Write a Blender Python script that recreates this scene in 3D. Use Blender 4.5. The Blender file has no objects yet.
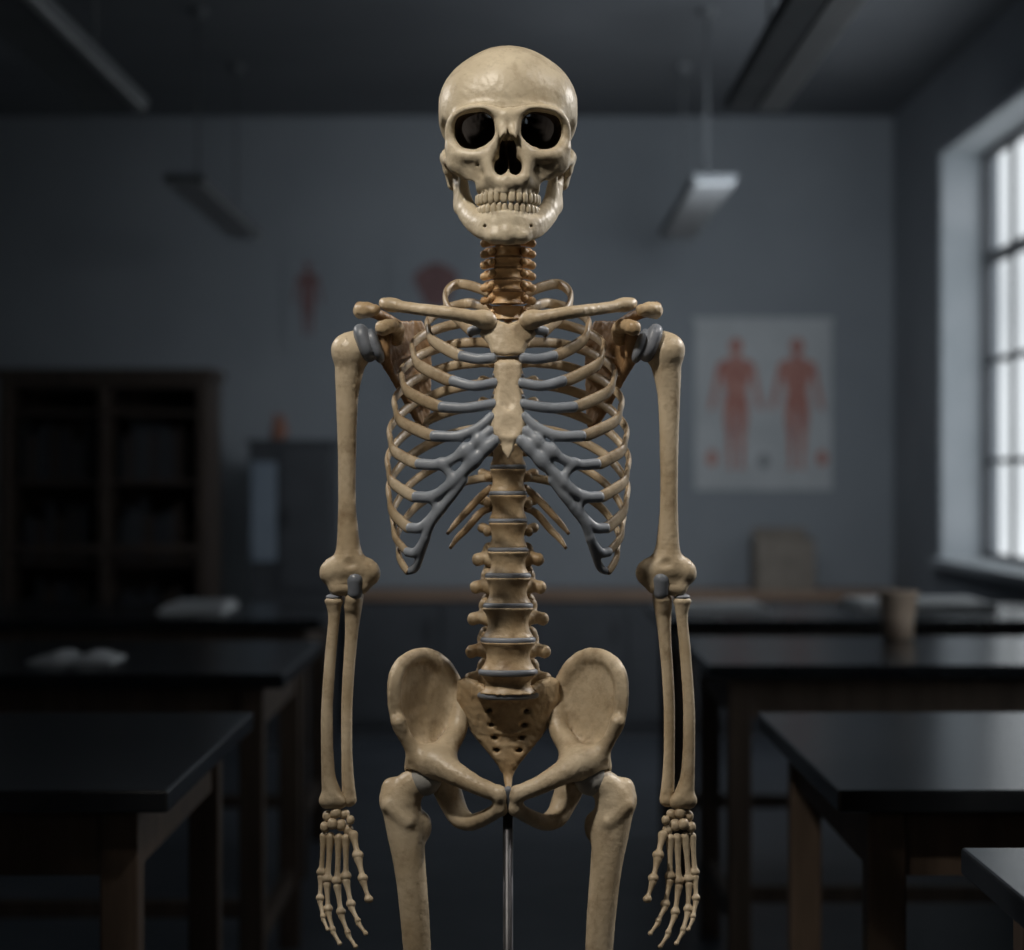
import bpy, math, random
import numpy as np
from mathutils import Vector, Matrix
random.seed(4)
S=bpy.context.scene
CAMD=2.5; F=2200.0; CZ=1.24; XC=-0.0045

def Q(dx,py,y=0.0):
    s=(CAMD+y)/F
    return np.array([dx*s+XC, y, CZ-(py-475)*s])
def W(px,py,d):
    s=d/F
    return ((px-512)*s, d-CAMD, CZ-(py-475)*s)

# ---------------------------------------------------------------- materials
def nmat(name, c1, c2, rough=0.5, scale=8, bump=0.0, bscale=40, metallic=0.0, spec=0.5, detail=5, stretch=None, grime=None):
    m=bpy.data.materials.new(name); m.use_nodes=True
    nt=m.node_tree; N=nt.nodes; L=nt.links; b=N['Principled BSDF']
    tc=N.new('ShaderNodeTexCoord'); mp=N.new('ShaderNodeMapping'); L.new(tc.outputs['Object'],mp.inputs[0])
    if stretch: mp.inputs['Scale'].default_value=stretch
    nz=N.new('ShaderNodeTexNoise'); nz.inputs['Scale'].default_value=scale; nz.inputs['Detail'].default_value=detail
    L.new(mp.outputs[0],nz.inputs['Vector'])
    cr=N.new('ShaderNodeValToRGB'); e=cr.color_ramp.elements
    e[0].position=0.35; e[0].color=(*c1,1); e[1].position=0.65; e[1].color=(*c2,1)
    L.new(nz.outputs[0],cr.inputs[0]); col=cr.outputs[0]
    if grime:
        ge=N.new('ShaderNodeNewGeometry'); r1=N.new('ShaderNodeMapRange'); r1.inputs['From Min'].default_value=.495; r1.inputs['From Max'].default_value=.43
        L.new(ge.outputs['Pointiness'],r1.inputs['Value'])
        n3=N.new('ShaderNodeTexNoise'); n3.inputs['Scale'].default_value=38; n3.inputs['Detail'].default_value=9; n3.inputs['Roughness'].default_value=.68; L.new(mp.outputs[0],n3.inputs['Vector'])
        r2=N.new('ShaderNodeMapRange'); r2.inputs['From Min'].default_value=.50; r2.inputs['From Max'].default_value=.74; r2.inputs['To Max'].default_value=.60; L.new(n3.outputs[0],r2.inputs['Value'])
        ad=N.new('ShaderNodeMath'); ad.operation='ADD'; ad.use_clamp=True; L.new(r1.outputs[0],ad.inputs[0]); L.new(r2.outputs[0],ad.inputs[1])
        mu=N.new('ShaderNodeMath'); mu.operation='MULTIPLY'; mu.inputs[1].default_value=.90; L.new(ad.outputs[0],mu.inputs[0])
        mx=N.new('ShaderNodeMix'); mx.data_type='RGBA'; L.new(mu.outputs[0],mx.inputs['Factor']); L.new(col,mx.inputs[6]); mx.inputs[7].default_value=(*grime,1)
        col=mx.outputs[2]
    L.new(col,b.inputs['Base Color'])
    b.inputs['Roughness'].default_value=rough; b.inputs['Metallic'].default_value=metallic
    b.inputs['Specular IOR Level'].default_value=spec
    if bump>0:
        n2=N.new('ShaderNodeTexNoise'); n2.inputs['Scale'].default_value=bscale; n2.inputs['Detail'].default_value=6
        L.new(mp.outputs[0],n2.inputs['Vector'])
        bp=N.new('ShaderNodeBump'); bp.inputs['Strength'].default_value=bump; bp.inputs['Distance'].default_value=0.004
        L.new(n2.outputs[0],bp.inputs['Height']); L.new(bp.outputs[0],b.inputs['Normal'])
    return m
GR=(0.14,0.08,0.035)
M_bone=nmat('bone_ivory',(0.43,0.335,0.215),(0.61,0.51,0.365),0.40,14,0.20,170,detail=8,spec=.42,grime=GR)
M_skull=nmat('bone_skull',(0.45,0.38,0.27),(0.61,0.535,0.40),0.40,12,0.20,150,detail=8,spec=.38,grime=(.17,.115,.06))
M_inner=nmat('skull_interior_shade',(0.035,0.022,0.012),(0.055,0.035,0.020),0.9,30)  # near-black brown painted in as shade inside the skull
M_warm=nmat('bone_amber',(0.38,0.265,0.145),(0.56,0.44,0.285),0.42,20,0.24,160,detail=8,spec=.42,grime=GR)
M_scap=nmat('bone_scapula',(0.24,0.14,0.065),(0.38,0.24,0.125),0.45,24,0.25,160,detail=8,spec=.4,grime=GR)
M_dark=nmat('bone_umber',(0.54,0.33,0.155),(0.68,0.48,0.27),0.40,26,0.2,150,detail=8,grime=(.24,.11,.04))
M_teeth=nmat('tooth_enamel',(0.46,0.39,0.27),(0.58,0.50,0.36),0.34,60,0.08,150)
M_cart=nmat('cartilage_grey_blue',(0.15,0.17,0.20),(0.23,0.25,0.29),0.42,30,0.12,120)
M_costal=nmat('costal_cartilage_blue_grey',(0.20,0.225,0.265),(0.28,0.31,0.355),0.42,30,0.12,120)
M_headc=nmat('femoral_cartilage',(0.30,0.30,0.29),(0.40,0.39,0.36),0.4,30,0.12,120)
M_metal=nmat('stand_metal',(0.05,0.05,0.055),(0.08,0.08,0.085),0.42,30,metallic=0.8)
M_wall=nmat('wall_paint',(0.26,0.285,0.312),(0.30,0.325,0.352),0.85,1.5,0.05,60)
M_ceil=nmat('ceiling_paint',(0.14,0.15,0.165),(0.165,0.175,0.19),0.9,1.5)
M_floor=nmat('floor_linoleum',(0.080,0.095,0.115),(0.115,0.13,0.155),0.42,3.0,0.05,30)
M_wood=nmat('table_wood',(0.080,0.056,0.040),(0.13,0.092,0.067),0.55,5,0.1,40,stretch=(6,6,0.8))
M_wood2=nmat('cabinet_wood',(0.060,0.043,0.034),(0.092,0.067,0.052),0.6,5,0.1,40,stretch=(6,6,0.8))
M_trim=nmat('oak_trim',(0.26,0.165,0.11),(0.36,0.235,0.16),0.5,5,stretch=(1,6,6))
M_top=nmat('black_benchtop',(0.010,0.012,0.015),(0.017,0.020,0.024),0.24,10,0.02,60)
M_blackc=nmat('dark_cabinet_paint',(0.050,0.055,0.063),(0.065,0.07,0.08),0.5,5)
M_frame=nmat('window_frame_paint',(0.07,0.075,0.085),(0.09,0.095,0.105),0.5,5)
M_reveal=nmat('window_reveal_paint',(0.46,0.50,0.53),(0.54,0.57,0.60),0.7,4)
M_lamp=nmat('lamp_housing',(0.13,0.14,0.15),(0.16,0.17,0.18),0.6,5)
M_diff=nmat('lamp_diffuser',(0.36,0.37,0.38),(0.42,0.43,0.44),0.6,5)
M_paper=nmat('poster_paper',(0.50,0.52,0.53),(0.58,0.60,0.61),0.8,5)
M_sheet=nmat('writing_paper',(0.70,0.72,0.73),(0.78,0.80,0.81),0.8,5)
M_red=nmat('print_red',(0.42,0.16,0.13),(0.56,0.30,0.25),0.8,25)
M_redd=nmat('print_dark_red',(0.17,0.095,0.095),(0.23,0.13,0.13),0.8,25)
M_grey=nmat('print_grey',(0.25,0.26,0.28),(0.35,0.35,0.36),0.8,25)
M_orange=nmat('model_orange',(0.26,0.11,0.07),(0.34,0.16,0.11),0.5,25)
M_card=nmat('cardboard',(0.22,0.19,0.16),(0.29,0.25,0.21),0.8,15)
M_cup=nmat('paper_cup',(0.72,0.55,0.42),(0.82,0.66,0.52),0.6,15)
M_panel=nmat('pale_blue_panel',(0.22,0.27,0.33),(0.27,0.32,0.38),0.4,5)

# ---------------------------------------------------------------- object helpers
def empty(name,loc=(0,0,0)):
    o=bpy.data.objects.new(name,None); o.location=loc; S.collection.objects.link(o); return o
def mkobj(name,V,Fc,mat,parent=None,smooth=True):
    me=bpy.data.meshes.new(name)
    V=np.asarray(V,dtype=np.float32)
    if isinstance(Fc,np.ndarray):
        nf=len(Fc); me.vertices.add(len(V)); me.vertices.foreach_set('co',V.ravel())
        me.loops.add(nf*4); me.loops.foreach_set('vertex_index',Fc.astype(np.int32).ravel())
        me.polygons.add(nf); me.polygons.foreach_set('loop_start',np.arange(0,nf*4,4,dtype=np.int32))
        me.update(calc_edges=True); me.validate()
    else:
        me.from_pydata(V.tolist(),[],Fc); me.update()
    if smooth: me.polygons.foreach_set('use_smooth',[True]*len(me.polygons))
    me.materials.append(mat)
    o=bpy.data.objects.new(name,me); S.collection.objects.link(o)
    if parent is not None:
        o.parent=parent; o.matrix_parent_inverse=Matrix.Translation(-parent.location)
    return o
def box(name,lo,hi,mat,parent=None,bev=0.0):
    x0,y0,z0=lo; x1,y1,z1=hi
    V=[(x0,y0,z0),(x1,y0,z0),(x1,y1,z0),(x0,y1,z0),(x0,y0,z1),(x1,y0,z1),(x1,y1,z1),(x0,y1,z1)]
    Fc=[(0,3,2,1),(4,5,6,7),(0,1,5,4),(1,2,6,5),(2,3,7,6),(3,0,4,7)]
    o=mkobj(name,V,Fc,mat,parent,False)
    if bev>0:
        m=o.modifiers.new('b','BEVEL'); m.width=bev; m.segments=2
    return o
def lathe(name,prof,c,mat,parent=None,n=32):
    V=[];Fc=[]
    for r,z in prof:
        for i in range(n):
            a=2*math.pi*i/n; V.append((c[0]+r*math.cos(a),c[1]+r*math.sin(a),c[2]+z))
    for j in range(len(prof)-1):
        for i in range(n):
            Fc.append((j*n+i,j*n+(i+1)%n,(j+1)*n+(i+1)%n,(j+1)*n+i))
    return mkobj(name,V,Fc,mat,parent)

# ---------------------------------------------------------------- SDF kit
def smin(a,b,k):
    if k<=0: return np.minimum(a,b)
    h=np.maximum(k-np.abs(a-b),0)/k
    return np.minimum(a,b)-h*h*k*0.25
def smax(a,b,k): return -smin(-a,-b,k)
def catmull(P,n=6):
    P=[np.asarray(p,float) for p in P]
    if len(P)<3: return [P[0]+(P[1]-P[0])*t for t in np.linspace(0,1,n+1)]
    Z=[2*P[0]-P[1]]+P+[2*P[-1]-P[-2]]; out=[]
    for i in range(1,len(Z)-2):
        a,b,c,d=Z[i-1:i+3]
        for j in range(n):
            t=j/n
            out.append(0.5*((2*b)+(-a+c)*t+(2*a-5*b+4*c-d)*t*t+(-a+3*b-3*c+d)*t**3))
    out.append(P[-1]); return out
class Vol:
    def __init__(s,h=0.0013): s.h=h; s.ops=[]
    def add(s,lo,hi,f,k=0,mode='add'): s.ops.append((np.array(lo,float),np.array(hi,float),f,k,mode)); return s
    def ell(s,c,r,k=0.0,p=2.0,R=None,mode='add'):
        c=np.asarray(c,float); r=np.asarray(r,float) if not np.isscalar(r) else np.array([r]*3,float)
        Rm=None if R is None else np.array(R)
        ext=r if R is None else np.array([r.max()]*3)
        def f(X,Y,Z):
            x,y,z=X-c[0],Y-c[1],Z-c[2]
            if Rm is not None:
                x,y,z=(Rm[0][0]*x+Rm[1][0]*y+Rm[2][0]*z, Rm[0][1]*x+Rm[1][1]*y+Rm[2][1]*z, Rm[0][2]*x+Rm[1][2]*y+Rm[2][2]*z)
            if p==2.0:
                q=(x/r[0])**2+(y/r[1])**2+(z/r[2])**2
                n=np.sqrt(q); g=np.sqrt((x/r[0]**2)**2+(y/r[1]**2)**2+(z/r[2]**2)**2)+1e-6
                return n*(n-1)/g
            n=(np.abs(x/r[0])**p+np.abs(y/r[1])**p+np.abs(z/r[2])**p)**(1/p)
            return (n-1)*r.min()
        return s.add(c-ext,c+ext,f,k,mode)
    def path(s,P,R,k=0.0,flat=None,n=5,mode='add'):
        m=len(P); pts=catmull(P,n if m>2 else 1)
        if len(pts)==2: rs=[R[0],R[-1]] if not np.isscalar(R) else [R,R]
        else:
            if np.isscalar(R): R=[R]*m
            rs=[float(x[0]) for x in catmull([np.array([r]) for r in R],n)] if m>2 else list(np.linspace(R[0],R[-1],len(pts)))
        if flat: nv=np.array(flat[0],float); nv/=np.linalg.norm(nv); ff=flat[1]
        mr=max(rs)*(max(1,flat[1]) if flat else 1)
        A=np.array(pts); lo=A.min(0)-mr; hi=A.max(0)+mr
        def f(X,Y,Z):
            out=None
            def tr(v):
                return v if not flat else v+(1/ff-1)*np.dot(v,nv)*nv
            if flat:
                dn=X*nv[0]+Y*nv[1]+Z*nv[2]; g=(1/ff-1)
                X2,Y2,Z2=X+g*dn*nv[0],Y+g*dn*nv[1],Z+g*dn*nv[2]
            else: X2,Y2,Z2=X,Y,Z
            for i in range(len(pts)-1):
                a=tr(pts[i]); b=tr(pts[i+1]); ab=b-a; L2=float(ab@ab)+1e-12
                x,y,z=X2-a[0],Y2-a[1],Z2-a[2]
                t=np.clip((x*ab[0]+y*ab[1]+z*ab[2])/L2,0,1)
                d=np.sqrt((x-t*ab[0])**2+(y-t*ab[1])**2+(z-t*ab[2])**2)-(rs[i]+(rs[i+1]-rs[i])*t)
                out=d if out is None else np.minimum(out,d)
            return out
        return s.add(lo,hi,f,k,mode)
    def plate(s,poly,yf,t,k=0.0,rnd=0.006,yr=(-.12,.12),mode='add'):
        A=np.array(poly); lo=np.array([A[:,0].min(),yr[0],A[:,1].min()])-t; hi=np.array([A[:,0].max(),yr[1],A[:,1].max()])+t
        def f(X,Y,Z):
            x=X[:,:,0][:,0][:,None]; z=Z[0,0,:][None,:]
            x,z=np.broadcast_arrays(x,z)
            d=np.full(x.shape,1e9); sg=np.ones(x.shape)
            n=len(A); j=n-1
            for i in range(n):
                ex,ez=A[j]-A[i]; wx=x-A[i][0]; wz=z-A[i][1]
                tt=np.clip((wx*ex+wz*ez)/(ex*ex+ez*ez+1e-12),0,1)
                d=np.minimum(d,(wx-ex*tt)**2+(wz-ez*tt)**2)
                c1=z>=A[i][1]; c2=z<A[j][1]; c3=ex*wz>ez*wx
                fl=(c1&c2&c3)|(~c1&~c2&~c3)
                sg=np.where(fl,-sg,sg); j=i
            d2=(sg*np.sqrt(d))[:,None,:]
            return smax(d2,np.abs(Y-yf(x,z)[:,None,:])-t,rnd)
        return s.add(lo,hi,f,k,mode)
    def build(s,name,mat,parent=None,mirror=False,noise=0.0):
        h=s.h
        lo=np.min([o[0] for o in s.ops if o[4]=='add'],0)-4*h; hi=np.max([o[1] for o in s.ops if o[4]=='add'],0)+4*h
        n=np.ceil((hi-lo)/h).astype(int)+1
        D=np.full(n,0.05,np.float32)
        ax=[(lo[i]+h*np.arange(n[i])).astype(np.float32) for i in range(3)]
        for l,u,f,k,mode in s.ops:
            a=np.clip(np.floor((l-k-3*h-lo)/h).astype(int),0,n); b=np.clip(np.ceil((u+k+3*h-lo)/h).astype(int)+1,0,n)
            if np.any(b<=a): continue
            X=ax[0][a[0]:b[0]][:,None,None]; Y=ax[1][a[1]:b[1]][None,:,None]; Z=ax[2][a[2]:b[2]][None,None,:]
            sl=tuple(slice(a[i],b[i]) for i in range(3))
            d=f(X,Y,Z)
            D[sl]=smin(D[sl],d,k) if mode=='add' else smax(D[sl],-d,k)
        if noise>0:
            X=ax[0][:,None,None]*1.0; Y=ax[1][None,:,None]; Z=ax[2][None,None,:]
            D=D+(noise*(np.sin(X*410+Z*190+1.3*np.sin(Y*300))*np.sin(Y*370+X*120)*np.sin(Z*330+1.7*np.sin(X*240)))).astype(np.float32)
        V,Q4=nets(D,lo,h)
        o=mkobj(name,V,Q4,mat,parent)
        if mirror:
            V2=V.copy(); V2[:,0]=2*XC-V2[:,0]
            mkobj(name,V2,Q4[:,::-1].copy(),mat,parent)
        return o
def nets(D,lo,h):
    ins=D<0; nx,ny,nz=D.shape
    cnt=np.zeros((nx-1,ny-1,nz-1),np.int8)
    for a in (0,1):
        for b in (0,1):
            for c in (0,1): cnt+=ins[a:nx-1+a,b:ny-1+b,c:nz-1+c]
    mask=(cnt>0)&(cnt<8); cells=np.argwhere(mask); idx=np.full(mask.shape,-1,np.int32); idx[mask]=np.arange(len(cells))
    acc=np.zeros((len(cells),3)); num=np.zeros(len(cells))
    cs=[(a,b,c) for a in (0,1) for b in (0,1) for c in (0,1)]
    for p in cs:
        for q in cs:
            if sum(abs(p[i]-q[i]) for i in range(3))==1 and p<q:
                da=D[cells[:,0]+p[0],cells[:,1]+p[1],cells[:,2]+p[2]].astype(float); db=D[cells[:,0]+q[0],cells[:,1]+q[1],cells[:,2]+q[2]].astype(float)
                cr=(da<0)!=(db<0); t=np.where(cr,da/np.where(cr,da-db,1),0)
                pos=np.array(p)[None,:]+t[:,None]*(np.array(q)-np.array(p))[None,:]
                acc[cr]+=pos[cr]; num[cr]+=1
    V=(cells+acc/np.maximum(num,1)[:,None])*h+lo
    quads=[]
    s0=ins[:-1,1:-1,1:-1]; s1=ins[1:,1:-1,1:-1]; e=np.argwhere(s0!=s1); i,j,k=e[:,0],e[:,1]+1,e[:,2]+1
    q=np.stack([idx[i,j-1,k-1],idx[i,j,k-1],idx[i,j,k],idx[i,j-1,k]],1); fl=~s0[e[:,0],e[:,1],e[:,2]]; q[fl]=q[fl][:,::-1]; quads.append(q)
    s0=ins[1:-1,:-1,1:-1]; s1=ins[1:-1,1:,1:-1]; e=np.argwhere(s0!=s1); i,j,k=e[:,0]+1,e[:,1],e[:,2]+1
    q=np.stack([idx[i-1,j,k-1],idx[i-1,j,k],idx[i,j,k],idx[i,j,k-1]],1); fl=~s0[e[:,0],e[:,1],e[:,2]]; q[fl]=q[fl][:,::-1]; quads.append(q)
    s0=ins[1:-1,1:-1,:-1]; s1=ins[1:-1,1:-1,1:]; e=np.argwhere(s0!=s1); i,j,k=e[:,0]+1,e[:,1]+1,e[:,2]
    q=np.stack([idx[i-1,j-1,k],idx[i,j-1,k],idx[i,j,k],idx[i-1,j,k]],1); fl=~s0[e[:,0],e[:,1],e[:,2]]; q[fl]=q[fl][:,::-1]; quads.append(q)
    return V,np.concatenate(quads)
def tube(name,P,ra,rb,mat,parent,n=8,seg=14,mirror=False):
    pts=catmull(P,n); A=[float(x[0]) for x in catmull([np.array([r]) for r in ra],n)]; B=[float(x[0]) for x in catmull([np.array([r]) for r in rb],n)]
    V=[];Fc=[]
    for i,p in enumerate(pts):
        t=pts[min(i+1,len(pts)-1)]-pts[max(i-1,0)]; t/=np.linalg.norm(t)
        sd=np.cross(t,[0,0,1.0]); sd/=np.linalg.norm(sd)+1e-9; up=np.cross(sd,t)
        for j in range(seg):
            a=2*math.pi*j/seg; V.append(p+up*math.cos(a)*A[i]+sd*math.sin(a)*B[i])
    m=len(pts)
    for i in range(m-1):
        for j in range(seg): Fc.append((i*seg+j,(i+1)*seg+j,(i+1)*seg+(j+1)%seg,i*seg+(j+1)%seg))
    Fc.append(tuple(range(seg))); Fc.append(tuple((m-1)*seg+j for j in range(seg))[::-1])
    V=np.array(V); mkobj(name,V,Fc,mat,parent)
    if mirror:
        V2=V.copy(); V2[:,0]=2*XC-V2[:,0]; mkobj(name,V2,[f[::-1] for f in Fc],mat,parent)

# ================================================================ SKELETON
SK=empty('human_skeleton_model',(XC,0,0))
v=Vol(0.0011)
v.ell(Q(0,113,.012),(.0740,.086,.0735))
v.ell(Q(0,99,-.024),(.058,.047,.0515),k=.022)
v.ell(Q(0,150,-.052),(.036,.028,.030),k=.02)
v.ell(Q(0,176,-.050),(.0315,.033,.022),k=.014)
for s in (-1,1):
    v.ell(Q(s*36,112,-.012),(.036,.050,.046),k=.02)
    v.path([Q(s*5,116,-.080),Q(s*20,110,-.081),Q(s*40,110,-.077),Q(s*54,118,-.066),Q(s*58,131,-.059),Q(s*56,146,-.057)],[.0070,.0058,.0050,.0050,.0056,.0075],k=.014)
    v.path([Q(s*14,148,-.075),Q(s*28,155,-.077),Q(s*44,155,-.071),Q(s*54,149,-.062)],[.0065,.0065,.0075,.0075],k=.008)
    v.ell(Q(s*48,163,-.058),(.0150,.012,.0125),k=.012)
    v.path([Q(s*52,160,-.054),Q(s*59,161,-.036),Q(s*61.5,160,-.01),Q(s*60,157,.012)],[.0095,.0060,.0050,.007],k=.006)
    v.path([Q(s*45,168,-.060),Q(s*36,177,-.062),Q(s*29,185,-.062)],[.0080,.0080,.0075],k=.010)
    v.ell(Q(s*25,166,-.064),(.014,.012,.016),k=.012)
    v.path([Q(s*5,120,-.081),Q(s*5.5,130,-.088),Q(s*5,140,-.094)],[.0050,.0045,.0035],k=.006)
    v.path([Q(s*10,124,-.077),Q(s*15,145,-.079),Q(s*19,160,-.081),Q(s*18,176,-.083)],[.006,.0060,.0060,.0055],k=.008)
    v.path([Q(s*55,160,.022),Q(s*54,184,.020)],[.014,.0078],k=.012)
    v.ell(Q(s*60,168,.004),(.006,.009,.010),k=.008)
def arch(a,b,cy):
    pts=[(a*math.sin(t),cy-b*math.cos(t)) for t in np.linspace(0,1.75,200)]
    L=[0]
    for i in range(1,200): L.append(L[-1]+math.dist(pts[i],pts[i-1]))
    return pts,L
def along(pts,L,s):
    i=int(np.searchsorted(L,s)); i=min(max(i,1),199)
    p=pts[i]; q=pts[i-1]; return p, math.atan2(p[1]-q[1],p[0]-q[0])
up_p,up_L=arch(.0320,.040,-.046)
lo_p,lo_L=arch(.0308,.0385,-.046)
def zpx(py,y): return CZ-(py-475)*(CAMD+y)/F
wid=[.0084,.0068,.0076,.0068,.0068,.0095,.0095]
def teethinfo(P,L,ws):
    s=0; out=[]
    for w in ws:
        p,a=along(P,L,s+w/2); out.append((p,a,w)); s+=w
    return out
TU=teethinfo(up_p,up_L,wid); TL=teethinfo(lo_p,lo_L,[.0058,.0063,.0072,.0070,.0072,.010,.010])
for s in (-1,1):
    v.path([np.array([XC+s*q[0][0]*.95,q[0][1]+.003,zpx(184,-.08)]) for q in [((0,-.086),0,0)]+TU],.0072,k=.012,n=3)
    for i,(p,a,w) in enumerate(TU):
        hh=[.010,.009,.016,.012,.011,.010,.009][i]
        x=XC+s*p[0]*.98; v.path([np.array([x,p[1]-.0005,zpx(192,-.08)]),np.array([x*.97,p[1]+.004,zpx(190,-.08)+hh])],[.0036,.0024],k=.002)
HC=Q(0,112,.020); HR=np.array([.0655,.076,.064])
v.ell(HC,HR,k=.004,mode='sub')
for s in (-1,1):
    v.ell(Q(s*32.5,130,-.062),(.0218,.050,.0198),k=.004,p=2.9,mode='sub',R=Matrix.Rotation(s*math.radians(9),3,'Y'))
    v.ell(Q(s*7.0,165,-.085),(.0080,.060,.0105),k=.003,mode='sub')
    v.ell(Q(s*3.4,150,-.088),(.0062,.060,.0160),k=.003,mode='sub')
    v.ell(Q(s*66,138,-.034),(.0095,.020,.018),k=.008,mode='sub')
    v.ell(Q(s*30,165,-.0785),(.0020,.006,.0016),k=.001,mode='sub')
    v.ell(Q(s*36,188,-.050),(.0085,.020,.010),k=.005,mode='sub')
    v.path([Q(s*1,50,-.045),Q(s*25,57,-.044),Q(s*45,74,-.038),Q(s*58,98,-.030)],.0011,k=.0008,mode='sub')
    v.path([Q(s*62,85,-.012),Q(s*67,105,-.010),Q(s*66,125,-.008)],.0014,k=.0008,mode='sub')
v.path([Q(0,154,-.060),Q(1,176,-.070)],[.0009,.0012],k=.002)
v.path([Q(0,178,-.089),Q(0,182,-.086)],[.0025,.003],k=.004)
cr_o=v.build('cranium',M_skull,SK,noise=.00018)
# shade put into the colour: dark inner braincase, socket backs and nasal cavity
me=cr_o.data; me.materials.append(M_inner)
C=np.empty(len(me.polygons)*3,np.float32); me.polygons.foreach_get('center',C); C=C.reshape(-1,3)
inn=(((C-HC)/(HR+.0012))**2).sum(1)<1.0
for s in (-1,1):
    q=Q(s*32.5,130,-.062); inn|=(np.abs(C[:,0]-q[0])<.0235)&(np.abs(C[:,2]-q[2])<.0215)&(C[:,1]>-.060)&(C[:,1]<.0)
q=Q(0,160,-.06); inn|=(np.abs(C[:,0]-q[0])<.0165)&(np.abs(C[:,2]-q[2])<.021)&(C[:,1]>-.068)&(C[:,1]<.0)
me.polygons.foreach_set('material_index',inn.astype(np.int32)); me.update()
def teeth(name,T,py,hs,up):
    v=Vol(0.0007)
    for s in (-1,1):
        for i,(p,a,w) in enumerate(T):
            aa=a if s>0 else -a
            R=Matrix.Rotation(aa,3,'Z')
            hgt=hs[i]; zc=zpx(py,-.08)+(-1 if up else 1)*(hgt-.0065)*.6
            v.ell(np.array([XC+s*p[0],p[1],zc]),(w*.475,.0042 if i<3 else .005,hgt),k=0,p=3.0,R=R)
    v.build(name,M_teeth,SK)
teeth('upper_teeth',TU,197,[.0072,.0068,.0074,.0068,.0066,.0064,.0064],True)
teeth('lower_teeth',TL,208.5,[.0066,.0066,.0068,.0064,.0062,.0060,.0060],False)
v=Vol(0.0011)
for s in (-1,1):
    v.path([Q(0,234,-.080),Q(s*17,234,-.076),Q(s*30,229,-.057),Q(s*42,216,-.030),Q(s*46,205,-.008)],[.009,.0085,.0085,.0080,.0070],k=.004)
    v.path([np.array([XC+s*q[0][0]*.95,q[0][1]+.003,zpx(218,-.08)+.4*max(0,q[0][1]+.06)*.3]) for q in [((0,-.082),0,0)]+TL],.0068,k=.010,n=3)
    v.path([Q(0,226,-.079),Q(s*16,226,-.075),Q(s*29,220,-.057),Q(s*39,209,-.034)],[.0070,.0076,.0085,.0085],k=.010)
    v.ell(Q(s*12,237,-.082),(.0095,.008,.0065),k=.008)
    v.path([Q(s*46.5,208,-.008),Q(s*49,190,-.002),Q(s*51,170,.002)],[.0070,.0066,.0058],k=.010)
    v.path([Q(s*42,206,-.026),Q(s*44,190,-.030),Q(s*46,172,-.034)],[.0072,.0066,.0040],k=.010)
    v.path([Q(s*44,204,-.016),Q(s*47,184,-.015)],[.006,.005],k=.012)
    v.ell(Q(s*51,168,.003),(.009,.005,.005),k=.005)
    for i,(p,a,w) in enumerate(TL[:5]):
        x=XC+s*p[0]; v.path([np.array([x,p[1]-.001,zpx(213,-.08)]),np.array([x,p[1]+.001,zpx(224,-.08)])],[.0033,.002],k=.002)
    v.ell(Q(s*23,226,-.081),(.0019,.006,.0017),k=.001,mode='sub')
v.ell(Q(0,235,-.086),(.008,.007,.009),k=.009)
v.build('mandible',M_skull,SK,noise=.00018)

# ---- spine
def ys(py): return float(np.interp(py,[240,292,350,430,500,560,620,672,697],[.004,.004,.05,.065,.05,.03,.010,.008,.018]))
def vbody(v,c,R,dep,hh,waist,k=0,rnd=.0035):
    def f(X,Y,Z):
        x,y,z=X-c[0],Y-c[1],Z-c[2]
        zz=np.clip(z/hh,-1,1); r=R*(1-waist*(1-zz*zz)**1.0); q=np.sqrt(x*x+(y/dep)**2)
        return smax(q-r,np.abs(z)-hh,rnd)
    v.add([c[0]-R-.002,c[1]-R*dep-.002,c[2]-hh-.001],[c[0]+R+.002,c[1]+R*dep+.002,c[2]+hh+.001],f,k)
def vertebra(name,t,b,hw,kind,mat):
    cy=(t+b)/2; y=ys(cy); c=Q(0,cy,y); sc=(CAMD+y)/F; gap=1.6 if kind!='C' else 1.0
    hh=((b-t)/2-gap)*sc; R=hw*sc
    v=Vol(.0011 if kind!='C' else .0008)
    vbody(v,c,R,.72,hh,{'C':.24,'T':.21,'L':.25}[kind],rnd=.0035 if kind!='C' else .0022)
    for s in (-1,1):
        if kind=='C':
            v.path([c+[s*R*.7,.006,0],c+[s*.0275,.004,-.003]],[.0040,.0046],k=.003)
            v.ell(c+[s*.0185,-.001,.0005],(.0042,.006,.0046),k=.002)
            v.ell(c+[s*.022,.018,.001],(.0065,.007,.0052),k=.004)
            v.path([c+[s*.018,.02,0],c+[0,.034,0]],.004,k=.004)
        elif kind=='T':
            v.path([c+[s*R*.6,R*.6,.003],c+[s*.020,R*.7+.014,.005],c+[s*.030,R*.7+.022,.008]],[.006,.005,.006],k=.004)
            v.ell(c+[s*(R+.0005),R*.30,.004],(.005,.006,.0055),k=.004)
            v.path([c+[s*.012,R+.012,0],c+[0,R+.026,-.006]],.005,k=.004)
        else:
            L=.0085
            v.path([c+[s*R*.6,R*.55,.003],c+[s*R*.98,R*.70,.005],c+[s*(R+L),R*.62,.004]],[.0095,.0078,.0066],k=.007)
            v.ell(c+[s*(R+L+.001),R*.62,.003],(.0062,.006,.0070),k=.003)
            v.ell(c+[s*R*.84,R*.95,hh*1.0],(.0080,.008,.010),k=.005)
            v.ell(c+[s*R*.84,R*.95,-hh*.9],(.0080,.008,.010),k=.005)
            v.path([c+[s*.014,R+.012,-.002],c+[0,R+.03,-.006]],[.006,.005],k=.005)
    v.path([c+[0,R*.7+.02,-.003],c+[0,R*.7+(.034 if kind!='C' else .026),-.008 if kind!='T' else -.022]],[.0045,.005],k=.004)
    v.build(name,mat,SK,noise=.0003)
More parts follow.
